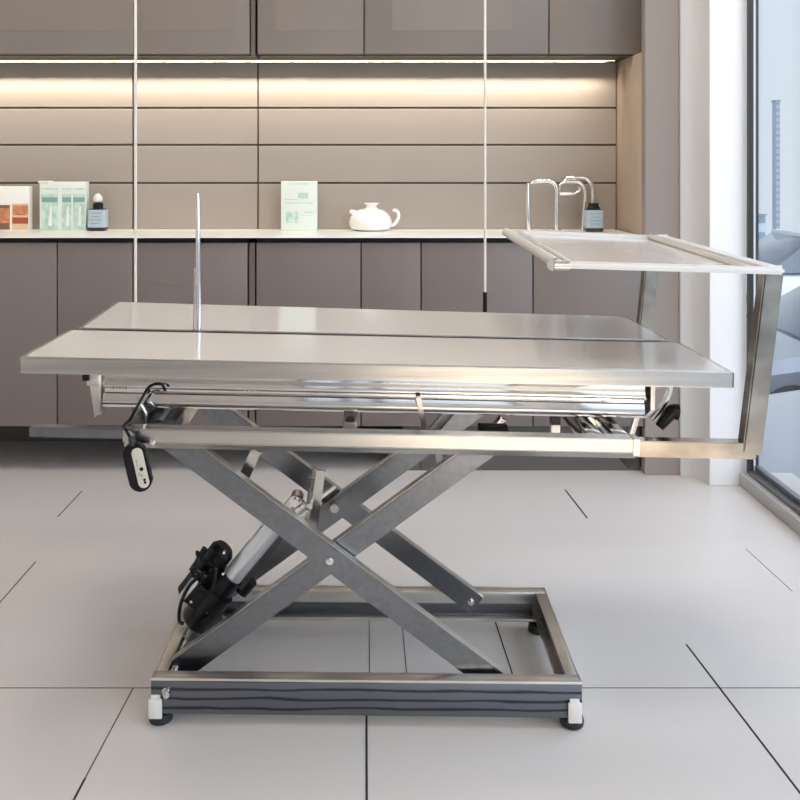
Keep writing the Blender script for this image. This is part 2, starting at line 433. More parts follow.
# picture boxes
x0, x1 = wx(-14), wx(28.7)
t = thing('product_box', ((x0+x1)/2, YO+.03, CT), 'white box with orange and rust product pictures, at the far left of the worktop', 'box')
MB().box(x0, x1, YO, YO+.04, CT, CT+.172, .002).build('carton', 'cardwhite', t)
d = MB(); d.box(wx(12), wx(28.5), YO-.0012, YO, CT+.005, CT+.105)
pc = d.build('picture_print', 'tan', t)
MB().box(wx(13), wx(28), YO-.002, YO-.0011, CT+.060, CT+.098).build('picture_patch', 'orange', pc)
MB().box(wx(12.5), wx(28.4), YO-.002, YO-.0011, CT+.028, CT+.052).build('picture_patch', 'rust', pc)
d = MB(); d.box(wx(-10), wx(10), YO-.0012, YO, CT+.005, CT+.100)
pc = d.build('picture_print', 'orange', t)
MB().box(wx(-8), wx(9.5), YO-.002, YO-.0011, CT+.088, CT+.1).build('picture_patch', 'brownp', pc)
MB().box(wx(-8), wx(9.5), YO-.002, YO-.0011, CT+.006, CT+.03).build('picture_patch', 'brownp', pc)
MB().tube([(wx(-10)+.025, YO-.001, CT+.101), (wx(-10)+.025, YO-.001, CT+.11)], .004, 8).build('print_dot', 'rust', t)
# mint boxes
x0, x1 = wx(39.5), wx(86)
t = thing('product_box', ((x0+x1)/2, YO+.03, CT), 'wide mint-green box with printed bands beside the left bottle', 'box')
MB().box(x0, x1, YO, YO+.04, CT, CT+.190, .002).build('carton', 'mint', t)
MB().box(x0-.004, wx(49), YO-.004, YO+.042, CT+.184, CT+.193, .001).build('lid_tab', 'cardwhite', t)
for a, b in ((41.5, 58), (62, 71.5), (73, 85)):
    pr = MB().box(wx(a), wx(b), YO-.0012, YO, CT+.004, CT+.165).build('printed_panel', 'mint2', t)
    MB().box(wx(a)+.001, wx(b)-.001, YO-.002, YO-.0011, CT+.111, CT+.130).build('printed_band', 'teal', pr)
    MB().box(wx(a)+.001, wx(b)-.001, YO-.002, YO-.0011, CT+.142, CT+.160).build('printed_band', 'mint', pr)
    MB().tube([(wx((a+b)/2), YO-.0012, CT+.02), (wx((a+b)/2)+.004, YO-.0012, CT+.095)], [.008, .003], 8).build('printed_leaf', 'mint', pr)
x0, x1 = wx(281), wx(317)
t = thing('product_box', ((x0+x1)/2, YO+.03, CT), 'pale mint box standing alone left of the white teapot', 'box')
MB().box(x0, x1, YO, YO+.05, CT, CT+.192, .002).build('carton', 'mint', t)
pr = MB().box(wx(298), wx(308), YO-.0012, YO, CT+.125, CT+.147).build('printed_emblem', 'mint2', t)
for a, b, c, dd in ((285, 314, .106, .109), (285, 297, .120, .123), (286, 298, .03, .075), (304, 314, .070, .074), (287, 308, .18, .183), (300, 314, .060, .062)):
    MB().box(wx(a), wx(b), YO-.0012, YO, CT+c, CT+dd).build('printed_line', 'mint2', t)

def bottle(px, label, cap):
    yb = YO+.01 if cap == 'white' else YO-.03; x = wx(px, yb)
    t = thing('dispenser_bottle', (x, yb, CT), label, 'bottle')
    h = .034
    pts = rrect(x-h, x+h, yb-.026, yb+.026, (.012,)*4, 4)
    MB().prism(pts, 'z', CT, CT+.085, .003).build('bottle_body', 'bottle', t)
    pts = rrect(x-h-.0008, x+h+.0008, yb-.0268, yb+.0268, (.012,)*4, 4)
    lb = MB().prism(pts, 'z', CT+.014, CT+.082).build('label', 'label', t)
    for k, (a, b) in enumerate(((-.022, .02), (-.015, .015), (-.024, .022), (-.02, .012))):
        MB().box(x+a, x+b, yb-.0275, yb-.0266, CT+.068-.013*k, CT+.070-.013*k).build('label_line', 'labelt', lb)
    if cap == 'white':
        MB().lathe([(.020, .085), (.020, .103), (.016, .108), (.010, .110)], (x, yb, CT)).build('collar', 'black', t)
        MB().lathe([(.008, .110), (.016, .114), (.0185, .122), (.016, .132), (.010, .140), (.003, .144)], (x, yb, CT)).build('cap', 'whitecap', t)['label'] = 'round white cap'
    else:
        MB().lathe([(.024, .085), (.024, .092), (.019, .097), (.019, .108), (.006, .110)], (x, yb, CT)).build('collar', 'black', t)
bottle(98, 'dark square bottle with pale blue label and round white cap', 'white')
bottle(593.5, 'dark bottle with pale label and flat black cap beside the chrome taps', 'black')

# teapot
tx = wx(371.5); ty = YO+.02
t = thing('teapot', (tx, ty, CT), 'small white ceramic teapot on the white worktop', 'teapot')
prof = [(.060, 0), (.076, .007), (.083, .020), (.084, .034), (.079, .052), (.067, .068), (.052, .079), (.036, .084)]
MB().lathe(prof, (tx-.004, ty, CT), 32).build('pot_body', 'ceramic', t)
MB().lathe([(.032, .083), (.026, .087), (.021, .090), (.021, .097), (.029, .104), (.029, .108), (.014, .110)], (tx, ty, CT), 24).build('lid', 'ceramic', t)
sp = smoothpath([(tx-.052, ty-.005, CT+.055), (tx-.070, ty-.01, CT+.070), (tx-.085, ty-.012, CT+.074)])
MB().tube(sp, [.016-.009*i/(len(sp)-1) for i in range(len(sp))], 12).build('spout', 'ceramic', t)
hp = smoothpath([(tx+.068, ty, CT+.018), (tx+.088, ty, CT+.024), (tx+.104, ty, CT+.048), (tx+.103, ty, CT+.070), (tx+.090, ty, CT+.079), (tx+.086, ty, CT+.074)])
MB().tube(hp, .0068, 10).build('handle', 'ceramic', t)

# taps
yt = YO+.0
def z_(py): return CH - (py-HY)*yt/F
t = thing('tap', (wx(543), yt, CT), 'tall chrome tap bent like an inverted U, left of the two taps', 'tap')
pts = [(wx(556.5), yt, CT)] + [(wx(556.5), yt, z_(192))] + arc((wx(556.5), yt, z_(190)), (wx(556), yt, z_(181)), (wx(547), yt, z_(181)), 6) + [(wx(533), yt, z_(181.5)), (wx(532), yt, z_(184))]
MB().tube(pts, .0092, 12).build('spout', 'chrome', t)
MB().tube([(wx(529), yt, CT), (wx(527.5), yt, z_(200)), (wx(528), yt, z_(183))], [.0075, .0105, .007], 12).build('stem', 'chrome', t)
MB().lathe([(.018, 0), (.018, .006), (.010, .009)], (wx(556.5), yt, CT)).build('base_ring', 'chrome', t)
MB().lathe([(.014, 0), (.014, .006), (.009, .009)], (wx(529), yt, CT)).build('base_ring', 'chrome', t)
t = thing('tap', (wx(583), yt, CT), 'chrome double swan-neck tap right beside the dark bottle', 'tap')
y2 = yt+.05
pts = [(wx(596), y2, CT), (wx(596), y2, z_(194))] + arc((wx(596), y2, z_(192)), (wx(595), y2, z_(178)), (wx(585), y2, z_(178)), 6) + [(wx(570), y2, z_(178)), (wx(568), y2, z_(181))]
MB().tube(pts, .0092, 12).build('spout', 'chrome', t)
pts = [(wx(584), yt+.02, CT), (wx(586), yt+.02, z_(205))] + arc((wx(586.5), yt+.02, z_(196)), (wx(586), yt+.02, z_(182)), (wx(577), yt+.02, z_(182)), 6) + arc((wx(567), yt+.02, z_(182)), (wx(560.5), yt+.02, z_(183)), (wx(560.5), yt+.02, z_(190)), 5) + [(wx(561), yt+.02, z_(194))] + [(wx(576), yt+.02, z_(194)), (wx(581), yt+.02, z_(191)), (wx(580), yt+.02, z_(187))]
MB().tube(pts, .0078, 12).build('swan_neck', 'chrome', t)
MB().lathe([(.014, 0), (.014, .006), (.009, .009)], (wx(584), yt+.02, CT)).build('base_ring', 'chrome', t)
MB().lathe([(.014, 0), (.014, .006), (.009, .009)], (wx(596), y2, CT)).build('base_ring', 'chrome', t)

# ================================================================== OPERATING TABLE
T = thing('operating_table', (0, 1.9, 0), 'stainless steel scissor-lift veterinary operating table with a raised side tray', 'table')
YW = -.0165
# --- base: lipped channels
def yw(b): return b.yaw(YW)
X0, X1, Y0, Y1, Z0, Z1 = -.415, .424, 1.700, 2.088, .024, .093
th = .004; lipw = .028
bf = yw(MB().box(X0, X1, Y0, Y0+th, Z0, Z1, .0015)).build('base_front_web', 'reflection_lines', T); bf['label'] = 'dark front face with painted reflection lines'
w = MB(); w.box(X0, X1, Y0+th, Y0+lipw, Z1-th, Z1, .001); w.box(X0, X1, Y0+th, Y0+lipw, Z0, Z0+th, .001)
w.box(X0, X1, Y0-.004, Y0+th, Z1-.002, Z1+.003, .001)
yw(w).build('base_front_lip', 'cream_steel', T)
w = MB(); w.box(X0, X1, Y1-th, Y1, Z0, Z1, .001); w.box(X0, X1, Y1-lipw, Y1-th, Z1-th, Z1, .001)
w.box(X0, X1, Y1-lipw-.003, Y1-lipw, Z1-.026, Z1, .001); w.box(X0, X1, Y1-lipw, Y1-th, Z0, Z0+th, .001); w.box(X0, X1, Y1-lipw-.003, Y1-lipw, Z0, Z0+.008, .001)
yw(w).build('base_rear_rail', 'cream_steel', T)
yw(MB().box(X0+.03, X1-.03, Y1-.010, Y1-.006, Z0+.005, Z1-.005)).build('inner_shade_sheet', 'channel_shade', T)  # dark sheet painting the shade inside the rear channel
for xs, sg in ((X0, 1), (X1, -1)):
    w = MB()
    a, b = sorted((xs, xs+sg*th)); w.box(a, b, Y0+.004, Y1-.004, Z0, Z1, .001)
    a, b = sorted((xs+sg*th, xs+sg*.026)); w.box(a, b, Y0+.0285, Y1-.0315, Z1-th, Z1, .001); w.box(a, b, Y0+.0285, Y1-.0315, Z0, Z0+th, .001)
    yw(w).build('base_side_rail', 'cream_steel', T)
    a, b = sorted((xs+sg*.006, xs+sg*.012)); yw(MB().box(a, b, Y0+.03, Y1-.034, Z0+th, Z1-th)).build('inner_shade_sheet', 'channel_shade', T)  # dark sheet painting the shade inside the side channel
for fx, fy in ((-.400, Y0+.020), (.408, Y0+.020), (-.400, Y1-.02), (.405, Y1-.025)):
    ft = yw(MB().lathe([(.018, 0), (.023, .003), (.024, .010), (.022, .018), (.012, .0245)], (fx, fy, 0))).build('foot', 'rubber', T)
for a, b in ((-.4185, -.392), (.396, .4225)):
    w = MB(); w.box(a, b, Y0-.008, Y0-.001, .018, .056, .002); w.box(a+.004, b-.004, Y0-.004, Y0+.001, .05, .062, .001)
    c = yw(w).build('corner_cap', 'whitecap', T); c['label'] = 'white square cap on the corner'

# --- scissor arms
PA0, PA1 = Vector((-.388, 0, .552)), Vector((.262, 0, .066))
PB0, PB1 = Vector((-.388, 0, .068)), Vector((.262, 0, .540))
def mirrorY(y): return 3.80 - y
def arm(p, q, yc, name='scissor_arm', label=None):
    p = Vector((p.x, yc, p.z)); q = Vector((q.x, yc, q.z))
    d = (q-p).normalized(); n = Vector((-d.z, 0, d.x))
    if n.z < 0: n = -n
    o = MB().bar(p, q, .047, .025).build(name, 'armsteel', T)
    # pale strip painting the ceiling's reflection along the arm's top face
    MB().bar(p+n*.0238, q+n*.0238, .0012, .021, bev=0).build('top_sheen_strip', 'cream_steel', o)
    return o
def bolt(parent, x, y, z, r=.0055, out=-1, m='polish'):
    w = MB(); w.tube([(x, y, z), (x, y+out*.004, z)], r*1.35, 18); w.tube([(x, y+out*.004, z), (x, y+out*.009, z)], r, 6); w.tube([(x, y+out*.009, z), (x, y+out*.012, z)], r*.5, 10)
    return w.build('bolt', m, parent)
YA, YBm = 1.746, 1.773
piv = (-.070, .3115)
a1 = arm(PA0, PA1, YA); a1['label'] = 'front arm falling from upper left to lower right'
b1 = arm(PB0, PB1, YBm); b1['label'] = 'front arm rising from lower left to upper right'
a2 = arm(PA0, PA1, mirrorY(YA)); a2['label'] = 'rear arm falling to the right'
b2 = arm(PB0, PB1, mirrorY(YBm)); b2['label'] = 'rear arm rising to the right'
bolt(a1, piv[0], YA-.0125, piv[1]); bolt(b2, piv[0]+.0, mirrorY(YBm)-.0125, piv[1])
for ya, yb in ((YBm+.013, YBm+.03), (mirrorY(YBm)-.03, mirrorY(YBm)-.013)): MB().tube([(piv[0], ya, piv[1]), (piv[0], yb, piv[1])], .010, 16).build('pivot_bush', 'steel', T)
bolt(a2, .247, mirrorY(YA)-.0125, .078, .006); bolt(b1, -.385, YBm-.0125, .078, .005)
# roller shafts at the lower ends and upper ends
for x, z in ((-.385, .078), (.247, .078)):
    MB().tube([(x, YBm+.013, z), (x, mirrorY(YBm)-.013, z)], .008, 14).build('roller_shaft', 'steel', T) if x < 0 else None
MB().tube([(-.388, 1.702, .070), (-.382, 1.76, .083)], .008, 12).build('pivot_pin', 'polish', T)
bolt(T, -.386, 1.7005, .067, .005)
# wide cross member the actuator pushes on, with its plates
ZX, XX = .405, -.135
MB().tube([(XX+.02, 1.79, ZX-.01), (XX+.02, 2.012, ZX-.01)], .007, 14).build('cross_shaft', 'steel', T)
MB().bar(P(321, 470, 1.83), P(311, 543, 1.83), .019, .006).build('push_plate', 'steel', T)
MB().bar(P(313, 478, 1.90), P(306, 540, 1.90), .016, .006).build('push_plate', 'steel', T)
MB().bar(P(290, 521, 1.84), P(336, 486, 1.84), .007, .007).build('push_strut', 'cream_steel', T)
MB().bar(P(339, 548, 1.80), P(352, 560, 1.80), .012, .02).build('stop_block', 'cream_steel', T)
MB().bar(P(257, 449, 1.80), P(243, 479, 1.80), .022, .02).build('link_bar', 'steel', T)
# --- actuator
pb, pt = P(229, 580, 1.88), P(303, 491, 1.88); d = (pt-pb).normalized(); n = Vector((-d.z, 0, d.x))
pm = pb + d*.165
ac = MB().tube([pb, pm], .0215, 24).build('actuator', 'alu', T); ac['label'] = 'silver actuator tube'
MB().tube([pm, pb+d*.225], .0135, 20).build('piston', 'polish', ac)
MB().bar(pb-n*.026+Vector((0, .012, 0)), pm-n*.024+Vector((0, .012, 0))+d*.03, .018, .028).build('tube_shade_bar', 'darkalu', ac)  # separate dark bar stands in for the shaded side of the tube
w = MB(); pe = pb+d*.228; w.tube([pe-Vector((0, .017, 0)), pe+Vector((0, .017, 0))], .014, 16); w.tube([pe-Vector((0, .022, 0)), pe-Vector((0, .017, 0))], .008, 8)
w.bar(pe, pe+Vector((.022, 0, -.026)), .014, .02)
w.build('clevis', 'polish', ac)
w = MB(); w.tube([pb+d*.012, pb-d*.04, pb-d*.045], [.0265, .0265, .022], 20); w.tube([pb-d*.03+n*.0, pb-d*.112, pb-d*.118], [.034, .034, .030], 28)
w.tube([pb-d*.10, pb-d*.125], .018, 16)
g = w.build('gear_housing', 'black', ac); g['label'] = 'glossy black gear housing'
w = MB()
m0, m1 = pb-d*.085+n*.046+Vector((0, .01, 0)), pb+d*.035+n*.050+Vector((0, .01, 0))
w.tube([m0-d*.008, m0, m1, m1+d*.010], [.020, .0275, .0275, .020], 22)
w.bar(pb-d*.06+n*.01, pb-d*.06+n*.05, .05, .045)
w.build('motor', 'black', ac)['label'] = 'black motor'
MB().tube([pb+d*.022-n*.040+Vector((0, .02, 0)), pb-d*.012-n*.040+Vector((0, .02, 0))], .016, 16).build('adjuster_cap', 'black', ac)
MB().bar(m0-d*.005+n*.006-Vector((0, .030, 0)), m0+d*.05+n*.010-Vector((0, .030, 0)), .026, .004).build('rating_plate', 'alu', ac)
for pp in (P(191, 602, 1.845), P(207, 613, 1.845), P(223, 574, 1.845), P(224, 553, 1.85)):
    MB().tube([pp, pp+Vector((0, .01, 0))], .003, 8).build('screw', 'polish', ac)
for pth in ([P(213, 566, 1.86), P(203, 560, 1.85), P(197, 552, 1.85), P(199, 563, 1.84), P(192, 573, 1.84)],
            [P(205, 572, 1.84), P(190, 585, 1.84), P(181, 603, 1.84), P(179, 620, 1.84), P(184, 624, 1.84)],
            [P(208, 560, 1.85), P(216, 570, 1.83), P(210, 592, 1.83), P(198, 592, 1.83)]):
    MB().tube(smoothpath(pth), .0038, 8).build('cable', 'black', ac)
for aa, bb, rr in ((P(192, 571, 1.85), P(205, 548, 1.85), .006), (P(191, 566, 1.85), P(206, 577, 1.85), .008)):
    MB().tube([aa, bb], rr, 10).build('plug', 'black', ac)
MB().bar(P(187, 620, 1.86), P(204, 640, 1.86), .006, .006).build('mount_rod', 'steel', T)
MB().bar((-.395, 1.88, .083), (-.30, 1.88, .115), .03, .01, up=(0, 1, 0)).build('motor_bracket', 'steel', T)
MB().bar(pb-d*.118, (-.385, 1.88, .088), .018, .03).build('motor_mount', 'steel', T)

# --- upper frame: front and rear rails with a chamfered underside
ZR = .5785
def rail(x0, x1, yf, depth, hz, sgn, name, m, taper=True):
    h = hz/2; y0 = yf; y1 = yf + sgn*depth
    if taper: pts = [(y0, ZR+h), (y0, ZR-h*.25), (y0+sgn*depth*.45, ZR-h), (y1, ZR-h), (y1, ZR+h)]
    else: pts = [(y0, ZR+h), (y0, ZR-h), (y1, ZR-h), (y1, ZR+h)]
    return MB().prism(pts, 'x', x0, x1, .0015).roll().build(name, m, T)
YF, YR = 1.615, 2.165
r1 = rail(-.445, .508, YF, .034, .040, 1, 'side_rail', 'steel')
MB().prism([(YF-.002, ZR+.021), (YF-.002, ZR-.010), (YF+.034, ZR-.010), (YF+.034, ZR+.021)], 'x', .498, .511, .001).roll().build('end_collar', 'cream_steel', r1)
rail(-.445, .508, YR, .034, .040, -1, 'side_rail', 'steel')
for yf, sg in ((YF+.004, 1), (YR-.004, -1)):
    ZR += .009
    rail(-.620, -.444, yf, .026, .018, sg, 'pull_out_bar', 'armsteel', False)
    ZR -= .007
    rail(.505, .728, yf-.002*sg, .028, .030, sg, 'pull_out_bar', 'post', False)
    ZR -= .002
for x in (-.435, -.375, .44, .49):
    MB().box(x-.014, x+.014, YF+.036, YR-.036, ZR-.016, ZR+.016, .002).roll().build('cross_bar', 'armsteel' if x < 0 else 'polish', T)
MB().box(-.04, -.012, YF+.036, YR-.036, ZR-.012, ZR+.018, .002).roll().build('cross_bar', 'steel', T)
bolt(r1, (153-VX)*YF/F, YF-.001, ZR+.006, .0038); 
# lift support flanges from arm tops to frame
for x, y in ((.262, 1.773), (.262, 2.027)):
    MB().box(x-.03, x+.03, y-.012, y+.012, .545, .575, .002).roll().build('slide_block', 'black', T)
for y in (1.745, 2.055):
    MB().box(-.420, -.36, y-.01, y+.01, .54, .575, .002).roll().build('hinge_block', 'steel', T)
# --- gutter assembly under the top
def bulge(cy, cz, ry, rz, n=12): return [(cy + ry*math.cos(2*PI*k/n), cz + rz*math.sin(2*PI*k/n)) for k in range(n)]
GX0, GX1 = -.515, .552
for yc, sg in ((1.735, 1), (2.07, -1)):
    g = MB().prism([(yc-.016*sg, .680), (yc-.016*sg, .700), (yc+.02*sg, .700), (yc+.02*sg, .680)], 'x', GX0, GX1).roll().build('gutter_flange', 'armsteel', T)
    w = MB()
    prof = [(yc+dy*sg, z) for dy, z in ((.02, .6795), (-.0155, .6795), (-.0155, .666), (-.0170, .6635), (-.0205, .652), (-.0195, .6485), (-.0130, .6455),
            (-.0125, .638), (-.0150, .636), (-.0200, .617), (-.0185, .612), (-.012, .6085), (.02, .6085))]
    w.prism(prof, 'x', GX0, GX1); w.roll().build('gutter', 'mirror', T)
# welds and knuckles along the seam
for px in (112, 246, 388, 424, 512, 634):
    x = (px-VX)*1.71/F; w = MB()
    for k in range(5): w.tube([(x+.006*k, 1.717, .649+.001*(k % 2)), (x+.006*k+.004, 1.716, .648)], .0032, 8)
    w.roll().build('weld_seam', 'polish', T)
# end plates
w = MB(); w.prism([(1.70, .698), (2.10, .698), (2.09, .64), (2.05, .585), (1.75, .585), (1.715, .64)], 'x', GX0-.018, GX0-.010, .001); w.roll().build('end_plate', 'cream_steel', T)
MB().box(GX0-.026, GX0, 1.70, 1.712, .655, .700, .002).roll().build('end_bracket', 'cream_steel', T)
w = MB(); w.prism([(GX0-.028, .698), (GX0+.002, .698), (GX0-.001, .600), (GX0-.010, .592)], 'y', 1.704, 1.710, .001); w.roll().build('end_gusset', 'cream_steel', T)
w = MB(); w.tube([(GX0-.055, 1.70, .690), (GX0-.024, 1.70, .690)], .0055, 10); w.box(GX0-.033, GX0-.020, 1.695, 1.715, .665, .699, .002); w.roll().build('stop_bolt', 'black', T)
w = MB(); w.prism([(1.70, .698), (2.10, .698), (2.09, .63), (2.05, .60), (1.75, .60), (1.70, .63)], 'x', GX1+.006, GX1+.014, .001); w.roll().build('end_plate', 'polish', T)
w = MB(); w.tube(smoothpath([(GX1+.035, 1.70, .702), (GX1+.042, 1.70, .672), (GX1+.026, 1.70, .635), (GX1+.008, 1.70, .612)]), .006, 10); w.roll().build('lock_lever', 'polish', T)
kn = smoothpath([(GX1+.018, 1.685, .602), (GX1+.030, 1.685, .618), (GX1+.042, 1.685, .632), (GX1+.052, 1.685, .632)])
w = MB(); w.tube(kn, [.009+.007*i/(len(kn)-1) for i in range(len(kn))], 14); w.roll().build('lock_knob', 'black', T)['label'] = 'black lock knob at the right end'
w = MB(); w.prism([(.470, .566), (.522, .566), (.514, .535), (.505, .528), (.498, .535)], 'y', 1.66, 1.69, .002); w.roll().build('release_knob', 'black', T)
# struts between frame and gutter
def strut(a, b, Y, wd, t=.006, m='steel', name='tilt_strut'):
    return MB().bar(P(a[0], a[1], Y), P(b[0], b[1], Y), wd, t).build(name, m, T)
strut((206, 388), (176, 434), 1.78, .020, .008, 'cream_steel')
strut((172, 400), (150, 434), 1.84, .022, .010, 'armsteel')
strut((560, 398), (612, 440), 1.80, .020, .012, 'polish')
strut((600, 404), (622, 436), 1.86, .016, .008, 'armsteel')
strut((640, 404), (630, 438), 1.80, .010, .008, 'cream_steel')
strut((418, 396), (426, 436), 1.70, .010, .008)
strut((458, 402), (425, 440), 1.90, .020, .010, 'armsteel')
strut((502, 418), (486, 438), 1.90, .010, .02)
strut((500, 418), (514, 440), 1.90, .006, .02, 'black')
strut((436, 430), (441, 476), 1.98, .014, .01, 'armsteel')
strut((555, 411), (555, 424), 1.95, .022, .02, 'black')
strut((555, 424), (555, 436), 1.95, .020, .018, 'cream_steel')
MB().tube(smoothpath([P(141, 404, 1.69), P(146, 414, 1.69), P(145, 424, 1.69), P(138, 430, 1.69)]), .003, 8).build('wire_loop', 'polish', T)
# --- table top: two panels with a dark drain gap
for (x0, x1, y0, y1, rr) in ((-.634, .676, 1.600, 1.872, (.004, .012, .002, .002)), (-.622, .662, 1.893, 2.200, (.045, .012, .002, .002))):
    sk = lambda pp: [(x - (.022*(.66-x)/1.28 if y > 2.1 else 0), y + (.062*(.66-x)/1.28 if y > 2.1 else 0)) for x, y in pp]   # rear edge runs slightly askew
    pts = sk(rrect(x0, x1, y0, y1, rr))
    p = MB().prism(pts, 'z', .7005, .7305, .0018).roll().build('tabletop_panel', 'steel', T)
    i = .010
    pts = sk(rrect(x0+i, x1-i, y0+.006, y1-.008, tuple(max(r-.004, .002) for r in rr)))
    s = MB().prism(pts, 'z', .7300, .7312, .0004).roll().build('surface_sheet', 'top', p); s['label'] = 'smooth pale surface'
MB().box(-.60, .64, 1.8725, 1.8925, .702, .712).roll().build('drain_gap', 'gola', T)
# --- infusion pole
xq = (198-VX)*1.883/F
pl = MB().tube([(xq+.003, 1.883, .70), (xq, 1.883, .90), (xq-.001, 1.883, 1.02), (xq-.001, 1.883, 1.036)], [.0052, .005, .0048, .003], 14).build('infusion_pole', 'polish', T)
MB().tube([(xq-.008, 1.883, .72), (xq-.006, 1.883, .875)], .003, 10).build('pole_guide', 'steel', pl)
# --- raised tray
tr = {'fl': Vector((.353, 1.615, .912)), 'fr': Vector((.772, 1.615, .900)), 'bl': Vector((.349, 2.16, .931)), 'br': Vector((.742, 2.16, .917))}
def quadslab(a, b, c, dd, t, m, name, parent, bev=.001):
    w = MB(); A = [w.bm.verts.new(v) for v in (a, b, c, dd)]; B = [w.bm.verts.new(v-Vector((0, 0, t))) for v in (a, b, c, dd)]
    w.bm.faces.new(A); w.bm.faces.new(B[::-1])
    for k in range(4): w.bm.faces.new((A[k], B[k], B[(k+1) % 4], A[(k+1) % 4]))
    return w.build(name, m, parent)
up = Vector((0, 0, 1))
tf = MB().bar(tr['fl'], tr['fr'], .013, .022, up=(0, 1, 0), bev=.004).build('tray_front_bar', 'trayf', T)
MB().bar(tr['bl'], tr['br'], .012, .016, up=(0, 1, 0), bev=.003).build('tray_rear_bar', 'trayf', T)
MB().tube([tr['fl']+Vector((.004, .006, .0)), tr['bl']], .0105, 14).build('tray_left_tube', 'trayf', T)
MB().bar(tr['fr']+Vector((-.01, .012, 0)), tr['br']+Vector((-.01, -.01, 0)), .012, .02, up=(1, 0, 0), bev=.003).build('tray_right_bar', 'trayf', T)
ins = lambda v, dx, dy: v + Vector((dx, dy, -.003))
sh = quadslab(ins(tr['fl'], .016, .014), ins(tr['fr'], -.012, .014), ins(tr['br'], -.012, -.01), ins(tr['bl'], .014, -.01), .004, 'top', 'tray_sheet', T)
MB().tube([tr['fl']+Vector((.030, .016, .003)), tr['bl']+Vector((.030, -.01, .003))], .0035, 8).build('sheet_fold', 'trayf', sh)
MB().tube([tr['fr']+Vector((-.055, .016, .003)), tr['br']+Vector((-.040, -.01, .004))], .006, 10).build('sheet_fold', 'trayf', sh)
w = MB(); w.tube([tr['fl']+Vector((-.006, -.010, -.002)), tr['fl']+Vector((.022, -.010, -.002))], .0085, 12); w.tube([tr['fl']+Vector((-.008, -.004, -.001)), tr['fl']+Vector((.004, .01, 0))], .011, 12)
w.build('tray_knuckle', 'polish', T)
MB().bar((.716, YF+.014, .560), (.757, YF+.014, .899), .036, .030, bev=.003).build('tray_post', 'post', T)
MB().bar((.672, YR-.014, .555), (.710, YR-.014, .912), .034, .030, bev=.003).build('tray_post', 'post', T)

# ================================================================== HAND CONTROL hanging from the rail
HY0 = 1.595
hc = thing('hand_control', P(136, 445, HY0), 'black oval hand control with beige keypad hanging by its cable from the table rail', 'remote control')
ctr = P(138, 466.5, HY0); tilt = math.radians(13)
def capsule(w_, h_, d_, bev):
    b = MB(); pts = []
    r = w_/2
    for k in range(13): a = PI*k/12; pts.append((r*math.cos(a), h_/2-r + r*math.sin(a)))
    for k in range(13): a = PI + PI*k/12; pts.append((r*math.cos(a), -h_/2+r + r*math.sin(a)))
    c, s_ = math.cos(tilt), math.sin(tilt)
    pts = [(ctr.x + x*c - z*s_, ctr.z + x*s_ + z*c) for x, z in pts]
    return b, pts
b, pts = capsule(.042, .090, 0, 0)
b.prism(pts, 'y', HY0-.012, HY0+.012, .006); body = b.build('housing', 'black', hc)
off = Vector((.0075, 0, .0015)); c0 = ctr.copy(); ctr = ctr + off
b, pts = capsule(.020, .074, 0, 0)
b.prism(pts, 'y', HY0-.0135, HY0-.010, .0008); kp = b.build('keypad', 'beige', hc); kp['label'] = 'beige keypad'
ax = Vector((-math.sin(tilt), 0, math.cos(tilt))); sx = Vector((math.cos(tilt), 0, math.sin(tilt)))
for u, v, r_ in ((.002, -.002, .0036), (.003, -.022, .0024), (.003, -.027, .0024)):
    q = ctr + sx*u + ax*v; MB().tube([(q.x, HY0-.0145, q.z), (q.x, HY0-.013, q.z)], r_, 12).build('button', 'black', kp)
for u, v, l in ((-.004, .010, .006), (-.004, .004, .004), (-.004, -.013, .006), (0, -.016, .005)):
    q = ctr + sx*u + ax*v; MB().bar((q.x, HY0-.0138, q.z), (q.x+ax.x*l, HY0-.0138, q.z+ax.z*l), .001, .0008, bev=0).build('key_symbol', 'darkalu', kp)
cb = smoothpath([c0+ax*.043, P(132, 441, 1.598), P(127, 432, 1.606), P(124, 425.5, 1.632), P(131, 418, 1.662), P(142, 398, 1.69), P(150, 386, 1.695), P(161, 384, 1.695), P(165, 390, 1.70)])
MB().tube(cb, .0028, 10).build('cable', 'black', hc)
MB().tube([c0+ax*.038, c0+ax*.056], [.008, .0055], 12).build('strain_relief', 'rubber', hc)

